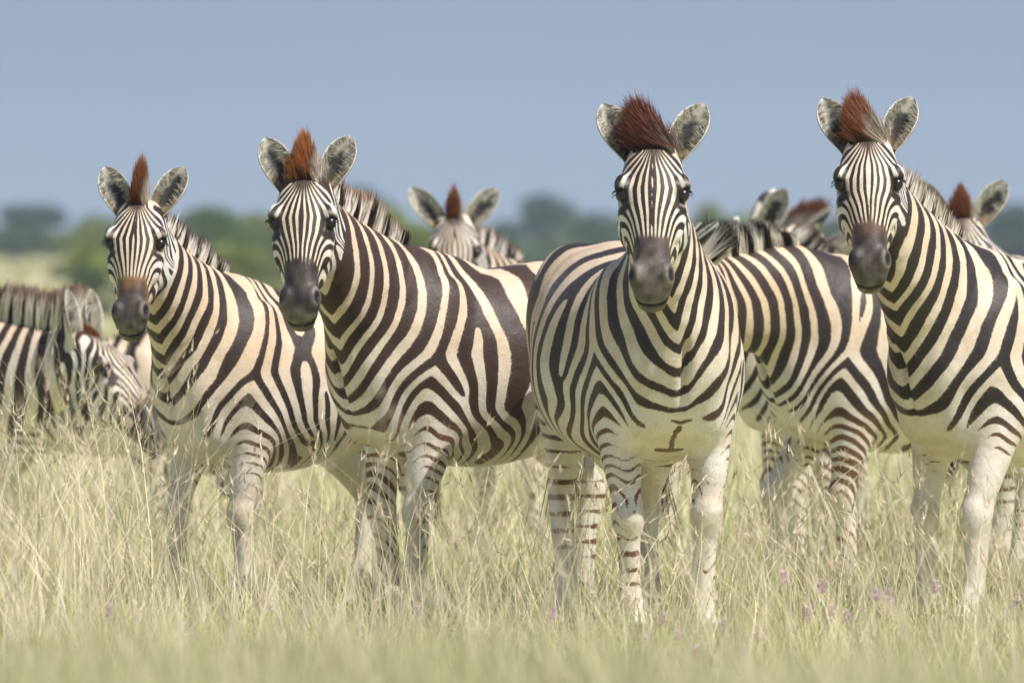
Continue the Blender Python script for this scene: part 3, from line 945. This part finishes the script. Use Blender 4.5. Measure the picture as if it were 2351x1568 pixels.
HERO, BACK = .008, .013
zebra('full-bellied zebra facing the camera head-on, dark forelock flopped to one side',
      ground(1474, 30.5), -12, 1.02, at(1499, 335, 29.75), yaw=2, pitch=28, roll=0, fat=.13, h=HERO, seed=11,
      feet={'fl': (.02, -.03), 'fr': (.0, .03), 'hl': (-.02, .02), 'hr': (.05, 0)}, flop=.55, tuft=.175, tuft_w=.026, tuft_dark=.75, tuft_col=(.24, .062, .026), tuft_side=.25, rump=1.7, pn=.076, pt=.090,
      ear=(24, 24), ear_turn=(4, -2), leg_thr=.15, rust=.12, duty=-.08, mane_len=.11, v_mid=.5, tail_out=-.10)
zebra('brown-striped zebra with torn-tipped ear and upright orange forelock, blocky dark muzzle',
      ground(1106, 31.6), 53, .975, at(699, 408, 30.95), yaw=6, pitch=27, roll=-1, h=HERO, seed=23, fat=.05,
      feet={'fl': (.05, .0), 'fr': (-.06, 0)}, tuft=.172, tuft_w=.019, tuft_dark=.05, tuft_col=(.40, .150, .042), rump=1.55, pn=.092, pt=.106, flop=.12, ear=(21, 21), ear_turn=(10, -4),
      rust=.05, body_rust=.55, duty=.07, ear_notch=True, mane_dk=(.78, 1.05), mane_tip=np.array([.45, .22, .10]), face_phase=.0)
zebra('smallest of the front zebras, thin spiky forelock and rusty nose bridge, chest to the camera',
      ground(650, 32.3), 45, .905, at(318, 466, 31.7), yaw=7, pitch=28, roll=0, h=HERO, seed=37,
      feet={'fl': (.0, .0), 'fr': (.10, -.02)}, tuft=.185, tuft_w=.009, tuft_dark=.35, pn=.086, flop=.06, ear=(22, 22), ear_turn=(4, 0), leg_thr=.0,
      rust=.9, duty=-.30, mane_dk=(.35, .65), mane_tip=np.array([.10, .04, .02]), mane_len=.10)
zebra('pale-legged zebra cut by the right frame edge, bushy orange forelock swept over one ear',
      ground(2372, 31.3), 49, .975, at(1993, 318, 30.6), yaw=3, pitch=27, roll=-1, h=HERO, seed=52,
      feet={'fl': (.14, .05), 'fr': (.04, 0)}, tuft=.175, tuft_w=.021, tuft_dark=.12, flop=.45, tuft_side=.8, pn=.090, rump=1.2, ear=(22, 22), ear_turn=(4, 0),
      rust=.60, duty=-.08, leg_thr=.5, mane_dk=(.7, 1.0), mane_len=.085, mane_tip=np.array([.42, .29, .19]), face_phase=.5, tuft_white=.8)
G2 = 'zebras standing in the back row'
zebra('striped zebra in profile between the two right-hand front zebras, head hidden behind its neighbour',
      ground(2085, 34.2), 66, .96, at(1528, 560, 33.4), yaw=80, pitch=45, h=.011, seed=61, tuft=.05, rust=.0, feet={'fl': (-.02, 0), 'fr': (.08, 0, .10)},
      mane_tip=np.array([.05, .03, .02]), duty=.02, mane_len=.12)
zebra('zebra peering over the brown zebra\'s back, only its eyes, forehead and ears showing',
      ground(1290, 39.5), 42, .95, at(1043, 497, 38.9), yaw=-2, pitch=24, h=BACK, seed=71, tuft=.14, tuft_w=.014, tuft_dark=.25,
      ear=(33, 32), duty=-.12, body_rust=.7, mane_n=2200, group=G2)
zebra('zebra grazing at the left frame edge, rust-brown mane and lowered striped head in profile',
      ground(-430, 36.4), -66, 1.02, at(214, 772, 35.9), yaw=-60, pitch=43, h=BACK, seed=83, mane_n=3200, mane_tip=np.array([.34, .13, .05]), mane_dk=(.4, .7), ear_up=.75,
      mane_len=.13, tuft=.07, tuft_w=.012, tuft_dark=.1, ear=(5, 8), duty=-.02, neck_tw=.1)
zebra('half-hidden greyish zebra in the grass behind the smallest front zebra',
      ground(235, 39.5), -78, .74, at(560, 1010, 39.2), yaw=-60, pitch=20, h=BACK, seed=97, mane_n=1500, neck_tw=.1, duty=-.05)
zebra('zebra with one grey ear just above the profile zebra\'s mane, head turned away',
      ground(1985, 36.0), 72, .93, at(1648, 585, 35.7), yaw=62, pitch=30, h=BACK, seed=103, mane_n=2200, ear=(20, 12), ear_turn=(40, 70),
      mane_tip=np.array([.22, .08, .03]), mane_len=.12, tuft=.05)
zebra('zebra with tall white-backed ear upright, its head turned away behind the grey-eared zebra',
      ground(2050, 38.4), 74, .96, at(1722, 522, 38.1), yaw=75, pitch=28, h=BACK, seed=131, mane_n=2000, ear=(6, 12), ear_turn=(75, 80),
      mane_tip=np.array([.14, .05, .03]), mane_len=.09, tuft=.05)
zebra('zebra with tall rust-topped mane arch, farthest back beside the right-hand faces',
      ground(2130, 40.5), 78, .97, at(1815, 515, 40.2), yaw=85, pitch=45, h=BACK, seed=113, mane_n=2400,
      mane_tip=np.array([.32, .11, .045]), mane_dk=(.6, .9), mane_len=.15, group=G2)
zebra('zebra behind the right-edge zebra, only pale forehead, stubby forelock and ears above its back',
      ground(2290, 36.5), -12, .97, at(2207, 497, 36.0), yaw=0, pitch=18, h=BACK, seed=127, tuft=.125, tuft_w=.021, tuft_dark=.1,
      ear=(30, 30), duty=-.12, body_rust=.5, mane_n=2000, group=G2)
print('zebras', round(time.time() - T0, 1))

# ------------------------------------------------------------------ ground
me, t, b = new_mat('savanna_ground')
co = t.nodes.new('ShaderNodeTexCoord')
na = t.nodes.new('ShaderNodeTexNoise'); na.inputs['Scale'].default_value = 0.035; na.inputs['Detail'].default_value = 6
nb_ = t.nodes.new('ShaderNodeTexNoise'); nb_.inputs['Scale'].default_value = 3.0; nb_.inputs['Detail'].default_value = 6
for n in (na, nb_): t.links.new(co.outputs['Object'], n.inputs['Vector'])
ra = t.nodes.new('ShaderNodeMapRange'); ra.inputs['From Min'].default_value = .35; ra.inputs['From Max'].default_value = .65
t.links.new(na.outputs['Fac'], ra.inputs['Value'])
c = mix_rgb(t, ra.outputs[0], (.50, .49, .24, 1), (.34, .44, .17, 1))
c = mix_rgb(t, mth(t, 'MULTIPLY', nb_.outputs['Fac'], .5), c, (.34, .31, .16, 1))
t.links.new(c, b.inputs['Base Color']); b.inputs['Roughness'].default_value = 1.0
b.inputs['Specular IOR Level'].default_value = 0.0
gx = np.linspace(-300, 300, 61); gy = np.concatenate([np.linspace(-20, 100, 60), np.linspace(110, 700, 60)])
XX, YY = np.meshgrid(gx, gy, indexing='ij')
far_z = lambda X, Y: (1.15 + 0.75 * sstep(-8, -19, np.asarray(X) * 430 / np.maximum(np.asarray(Y), 100))) * sstep(190, 430, Y) + .15 * np.sin(np.asarray(X) * .03 + np.asarray(Y) * .011) * sstep(60, 160, Y)
ZZ = far_z(XX, YY)
gi = np.arange(XX.size).reshape(XX.shape)
GF = np.stack([gi[:-1, :-1], gi[1:, :-1], gi[1:, 1:], gi[:-1, 1:]], -1).reshape(-1, 4)
gr = mesh_obj('ground', np.stack([XX, YY, ZZ], -1).reshape(-1, 3), GF, me)
tag(gr, kind='structure')

# ------------------------------------------------------------------ grass
rg = np.random.default_rng(5)


def scatter(n, y0, y1, extra=0.8):
    Y = np.sqrt(rg.uniform(y0 ** 2, y1 ** 2, n))
    X = rg.uniform(-1, 1, n) * (.0565 * Y + extra)
    return X, Y


def patch(X, Y, f, s):
    return snoise(np.stack([X, Y, X * 0], 1).astype(np.float32), s, f)


def grass(name, label, n, y0, y1, hmin, hmax, wmin, wmax, lean, cols, tipc, curve=.25, seedy=1, nseg=3, extra=.8, xr=None, tops=None, heads=0):
    X, Y = scatter(n, y0, y1, extra)
    if xr: X = rg.uniform(xr[0], xr[1], n)
    p = patch(X, Y, 3.5, seedy); p2 = patch(X, Y, 1.1, seedy + 1)
    keep = rg.uniform(-1.3, 1.0, n) < p * .7 + .3
    X, Y, p, p2 = X[keep], Y[keep], p[keep], p2[keep]
    k = len(X)
    hh = rg.uniform(hmin, hmax, k) * (1 + .22 * p + .12 * p2)
    if tops: hh = np.maximum(CAM_H - (rg.uniform(*tops, k) - 640) * Y / FPX, .05) * (1 + .10 * p)
    d = norm(np.stack([rg.normal(size=k) * lean, rg.normal(size=k) * lean, np.ones(k)], 1))
    bend = np.stack([rg.normal(size=k), rg.normal(size=k), -np.abs(rg.normal(size=k)) * .5], 1) * (hh * curve)[:, None]
    cols = np.asarray(cols)
    c0 = cols[np.clip((rg.uniform(0, 1, k) * .75 + .25 * (p2 * .5 + .5)) * len(cols), 0, len(cols) - 1).astype(int)] * rg.uniform(.75, 1.2, (k, 1))
    c1 = mixc(c0, np.asarray(tipc), rg.uniform(.3, 1, k))
    ww = rg.uniform(wmin, wmax, k) * (1 + .02 * np.maximum(Y - 32, 0))
    root = np.stack([X, Y, far_z(X, Y) - .01], 1)
    v, f, c = blades(root, d, hh, ww, bend, c0, c1, rg.uniform(.4, .8, k), rg, nseg=nseg)
    if heads:
        i = np.repeat(np.nonzero(rg.uniform(0, 1, k) < heads)[0], 9)
        t_ = rg.uniform(.78, 1.0, len(i))[:, None]
        rt = root[i] + d[i] * hh[i][:, None] * t_ + bend[i] * t_ ** 2
        hd = norm(d[i] + bend[i] / hh[i][:, None] + rg.normal(size=(len(i), 3)) * .28)
        hc = mixc(np.array([.62, .48, .33]), np.array([.78, .66, .52]), rg.uniform(0, 1, len(i)))
        v2, f2, c2 = blades(rt, hd, rg.uniform(.02, .045, len(i)), np.full(len(i), .0045), hd * 0, hc, hc, np.full(len(i), .5), rg, nseg=nseg)
        f = np.concatenate([f, f2 + len(v)]); v = np.concatenate([v, v2]); c = np.concatenate([c, c2])
    return v, f, c


def add_grass(name, parts):
    V, F, C, o = [], [], [], 0
    for v, f, c in parts:
        V.append(v); F.append(f + o); C.append(c); o += len(v)
    ob = mesh_obj(name, np.concatenate(V), np.concatenate(F), M_GRASS, None, {'col': np.concatenate(C)})
    return tag(ob, kind='stuff')


GREEN = [(.44, .44, .16), (.50, .48, .21), (.56, .51, .25), (.30, .36, .11)]
STRAW = [(.72, .63, .40), (.78, .68, .48), (.68, .61, .36), (.78, .66, .54)]
PLUME = [(.78, .65, .54), (.80, .67, .60), (.74, .65, .48)]
g1 = add_grass('grass', [
    grass('', '', 38000, 17, 37, .07, .24, .004, .009, .28, GREEN + [(.54, .50, .23)], (.66, .60, .34), seedy=3),
    grass('', '', 15000, 13, 23, .20, .38, .005, .013, .12, GREEN + PLUME[:1], (.66, .62, .38), curve=.12, seedy=8, tops=(1400, 1590)),
    grass('', '', 34000, 37, 80, .20, .40, .006, .014, .25, GREEN + STRAW, (.70, .64, .38), seedy=4),
    grass('', '', 26000, 80, 420, .30, .6, .03, .08, .3, GREEN + STRAW, (.68, .63, .36), seedy=6, nseg=2)])
tag(g1, 'short green grass covering the plain around the zebras', 'grass')
g2 = add_grass('dry_grass', [
    grass('', '', 2200, 10, 18, .42, .62, .004, .011, .16, PLUME + STRAW, (.82, .70, .58), curve=.22, seedy=11),
    grass('', '', 380, 12, 22, .60, .90, .004, .010, .30, PLUME + STRAW, (.82, .72, .60), curve=.25, seedy=29, heads=.6),
    grass('', '', 11000, 18, 36, .14, .38, .0025, .006, .22, STRAW + PLUME, (.82, .72, .54), curve=.2, seedy=13),
    grass('', '', 2600, 26, 34, .36, .80, .003, .005, .22, STRAW, (.88, .80, .62), curve=.3, seedy=19, heads=.55),
    grass('', '', 520, 27, 36, .62, .95, .003, .005, .15, STRAW, (.88, .78, .60), curve=.3, seedy=31, xr=(-1.95, -1.1), heads=.5),
    grass('', '', 18000, 35, 90, .35, .72, .004, .010, .2, STRAW, (.80, .71, .50), curve=.2, seedy=17)])
tag(g2, 'tall pale straw grass stalks reaching up the zebras\' legs', 'grass')
print('grass', round(time.time() - T0, 1))

# ------------------------------------------------------------------ pink flowers
def flower(i, px, py, Y):
    base = at(px, py, Y); hgt = base[2]
    o = empty('pink_flower', (base[0], Y, 0))
    tag(o, 'small pink flower spike standing in the grass near the hooves', 'flower', 'pink flower spikes in the grass')
    rf = np.random.default_rng(900 + i)
    v, f, c = blades(np.array([[0, 0, 0.]]), norm([[rf.normal() * .08, rf.normal() * .08, 1]]), [hgt], [.005], np.zeros((1, 3)), np.array([[.2, .25, .08]]), np.array([[.25, .25, .1]]), np.array([.5]), rf)
    mesh_obj('stem', v, f, M_GRASS, o, {'col': c})
    k = 46
    tz = rf.uniform(0, 1, k); a = rf.uniform(0, 6.28, k)
    rt = np.stack([np.cos(a) * .003, np.sin(a) * .003, hgt - .045 + tz * .045], 1)
    d = norm(np.stack([np.cos(a), np.sin(a), rf.uniform(.1, 1.0, k)], 1))
    cc = mixc(np.array([.66, .42, .54]), np.array([.80, .64, .68]), rf.uniform(0, 1, k))
    v, f, c = blades(rt, d, .015 * (1.2 - .6 * tz), np.full(k, .008), d * 0, cc, cc, np.full(k, .5), rf)
    mesh_obj('blossom', v, f, M_GRASS, o, {'col': c})


rf = np.random.default_rng(77)
FL = [(1440, 1360), (1520, 1405), (1660, 1418), (1800, 1310), (1855, 1390), (1910, 1385), (1945, 1400), (2015, 1345), (2150, 1330), (2335, 1360),
      (1740, 1440), (1330, 1420), (1270, 1395), (960, 1390), (700, 1395), (445, 1450), (430, 1430), (250, 1385), (620, 1370), (1090, 1440),
      (1600, 1480), (1480, 1450), (1370, 1470), (1885, 1330), (2040, 1350), (1700, 1470), (1560, 1440), (820, 1420)]
for i, (px, py) in enumerate(FL):
    Y = rf.uniform(26.5, 29.5)
    zt = CAM_H + (640 - py) * Y / FPX
    if zt < .12: Y = (CAM_H - .16) * FPX / (py - 640)
    flower(i, px, py, Y)

# ------------------------------------------------------------------ trees
def tree(label, px, top_py, Y, width, col, seed, base_frac=.05, n=4200, group='bushes and trees along the horizon'):
    rt = np.random.default_rng(seed)
    x0 = (px - 1175.5) * Y / FPX
    z0 = float(far_z(x0, Y))
    hgt = CAM_H + (640 - top_py) * Y / FPX - z0
    wd = width * Y / FPX
    o = empty('tree', (x0, Y, z0))
    tag(o, label, 'tree', group)
    k = 15
    ang = rt.uniform(0, 6.28, k); rr = np.sqrt(rt.uniform(0, 1, k))
    zc = rt.uniform(.18, .86, k)
    sh = np.sin(np.clip(zc * 1.05, 0, 1) * math.pi) ** .5
    C = np.stack([np.cos(ang) * rr * wd * .40 * sh, np.sin(ang) * rr * wd * .40 * sh, zc * hgt], 1)
    C = np.vstack([C, [[0, 0, .86 * hgt]]])
    rad = rt.uniform(.13, .24, k + 1)[:, None] * np.array([wd, wd, hgt * .75])
    ci = rt.integers(0, k + 1, n)
    d = norm(rt.normal(size=(n, 3))) * (rt.uniform(.35, 1, (n, 1)) ** .4)
    P = C[ci] + d * rad[ci]
    P[:, 2] = np.clip(P[:, 2], .05, None)
    br = rt.uniform(.7, 1.3, k + 1)
    cc = np.asarray(col) * br[ci][:, None] * rt.uniform(.6, 1.4, (n, 1))
    ls = .034 * max(hgt, wd)
    dd = norm(rt.normal(size=(n, 3)))
    v, f, c = blades(P, dd, rt.uniform(.7, 1.5, n) * ls, np.full(n, ls * .8), dd * 0, cc, cc, np.full(n, .5), rt, nseg=2, taper=3)
    mesh_obj('crown', v, f, M_LEAF, o, {'col': c})
    # trunk and limbs
    V, F, off = [], [], 0
    for j in range(6):
        e = C[rt.integers(0, k)] if j else np.array([0, 0, hgt * .6])
        p = catmull(np.array([(0, 0, -.1), (e[0] * .2, e[1] * .2, e[2] * .45), tuple(e)]), 3)
        r0 = .03 * hgt * (1 if j == 0 else .6)
        ring = np.linspace(0, 6.283, 8)[:-1]
        for q, pt_ in enumerate(p):
            rad_ = r0 * (1 - .75 * q / (len(p) - 1))
            V.append(pt_ + np.stack([np.cos(ring) * rad_, np.sin(ring) * rad_, ring * 0], 1))
        m_ = len(p); gi_ = np.arange(m_ * 7).reshape(m_, 7) + off; off += m_ * 7
        nx_ = np.roll(gi_, -1, 1)
        F.append(np.stack([gi_[:-1], nx_[:-1], nx_[1:], gi_[1:]], -1).reshape(-1, 4))
    mesh_obj('trunk', np.concatenate(V), np.concatenate(F), M_BARK, o)
    return o


BLUE = (.055, .105, .075); DEEP = (.080, .140, .065); MID = (.120, .185, .060); LIME = (.26, .31, .06); OLIVE = (.20, .235, .075)
TREES = [  # px, top_py, Y, width px, colour, label
    (95, 474, 430, 230, BLUE, 'dark blue-green rounded tree at the far left of the horizon'),
    (10, 528, 400, 190, DEEP, 'low dark bush meeting the left frame edge on the horizon'),
    (215, 500, 300, 150, OLIVE, 'olive bush behind the leftmost zebra\'s image-left ear'),
    (205, 560, 190, 110, LIME, 'bright yellow-green shrub beside the leftmost zebra\'s face'),
    (215, 625, 170, 110, DEEP, 'low dark green shrub beside the leftmost zebra\'s muzzle'),
    (330, 500, 400, 170, BLUE, 'blue-green tree right behind the leftmost zebra\'s forelock'),
    (470, 478, 260, 190, MID, 'green tree rising behind the smallest front zebra\'s mane'),
    (585, 488, 270, 180, OLIVE, 'olive-green tree left of the torn-eared zebra\'s head'),
    (520, 570, 210, 190, LIME, 'yellow-green bush between the two left zebras, low over the grass'),
    (600, 590, 230, 150, OLIVE, 'olive bush touching the torn-eared zebra\'s cheek'),
    (835, 432, 460, 110, BLUE, 'tall hazy tree above the torn-eared zebra\'s mane'),
    (740, 480, 420, 200, DEEP, 'wide dark tree hidden behind the torn-eared zebra\'s head'),
    (905, 482, 220, 150, LIME, 'bright green tree left of the zebra peering over the back'),
    (1010, 520, 360, 190, DEEP, 'dark tree behind the zebra peering over the back'),
    (1160, 512, 360, 160, DEEP, 'dull green tree right of the peering zebra\'s ear'),
    (1245, 455, 430, 150, BLUE, 'dark blue-green tree between the peering zebra and the head-on zebra'),
    (1345, 492, 400, 150, DEEP, 'hazy tree touching the head-on zebra\'s image-left cheek'),
    (1480, 500, 420, 200, DEEP, 'tree hidden behind the head-on zebra\'s head'),
    (1625, 470, 300, 110, OLIVE, 'grey-olive tree right of the head-on zebra\'s cheek'),
    (1700, 520, 330, 150, MID, 'green tree behind the zebra ears in the right half'),
    (1800, 500, 400, 200, DEEP, 'dark tree behind the rust-topped mane arch'),
    (1960, 500, 400, 220, DEEP, 'tree hidden behind the bushy-forelocked zebra\'s head'),
    (2150, 510, 380, 200, DEEP, 'tree behind the stubby forelock near the right edge'),
    (2330, 470, 380, 170, BLUE, 'dark blue-green tree meeting the right frame edge'),
]
for i, (px, tp, Y, wd, colr, lab) in enumerate(TREES):
    tree(lab, px, tp - 6, Y, wd * 1.45, colr, 300 + i)
# ------------------------------------------------------------------ far wood and haze
rw_ = np.random.default_rng(8)
n = 14000
X = rw_.uniform(-36, 36, n); Y = rw_.uniform(450, 480, n)
top = np.where(X < -17, 1.5, 2.2) + .7 * snoise(np.stack([X, X * 0, X * 0], 1).astype(np.float32), 4, .5) + .5 * snoise(np.stack([X, X * 0, X * 0], 1).astype(np.float32), 9, 1.3)
P = np.stack([X, Y, rw_.uniform(.0, 1, n) ** .8 * top + far_z(X, Y) - .1], 1)
dd = norm(rw_.normal(size=(n, 3)))
cc = mixc(np.array(DEEP), np.array(OLIVE), snoise(P.astype(np.float32), 77, .3) * .5 + .5) * rw_.uniform(.6, 1.4, (n, 1))
v, f, c = blades(P, dd, rw_.uniform(.3, .7, n), np.full(n, .4), dd * 0, cc, cc, np.full(n, .5), rw_, nseg=2, taper=3)
tag(mesh_obj('far_wood', v, f, M_LEAF, None, {'col': c}), 'dull green line of far-off scrub along the horizon', 'wood', kind='stuff')

mh, t, b = new_mat('haze_air')
t.nodes.remove(b)
pv = t.nodes.new('ShaderNodeVolumePrincipled')
pv.inputs['Color'].default_value = (.80, .88, .97, 1)
pv.inputs['Density'].default_value = 0.00045
t.links.new(pv.outputs[0], t.nodes['Material Output'].inputs['Volume'])
x0, x1, y0, y1, z0, z1 = -320, 320, -40, 720, -1.6, 14
v = np.array([(x, y, z) for x in (x0, x1) for y in (y0, y1) for z in (z0, z1)])
f = np.array([(0, 1, 3, 2), (4, 6, 7, 5), (0, 4, 5, 1), (2, 3, 7, 6), (0, 2, 6, 4), (1, 5, 7, 3)])
tag(mesh_obj('haze', v, f, mh, None, smooth=False), kind='stuff')
SC.cycles.volume_bounces = 0
print('all', round(time.time() - T0, 1), len(bpy.data.objects))
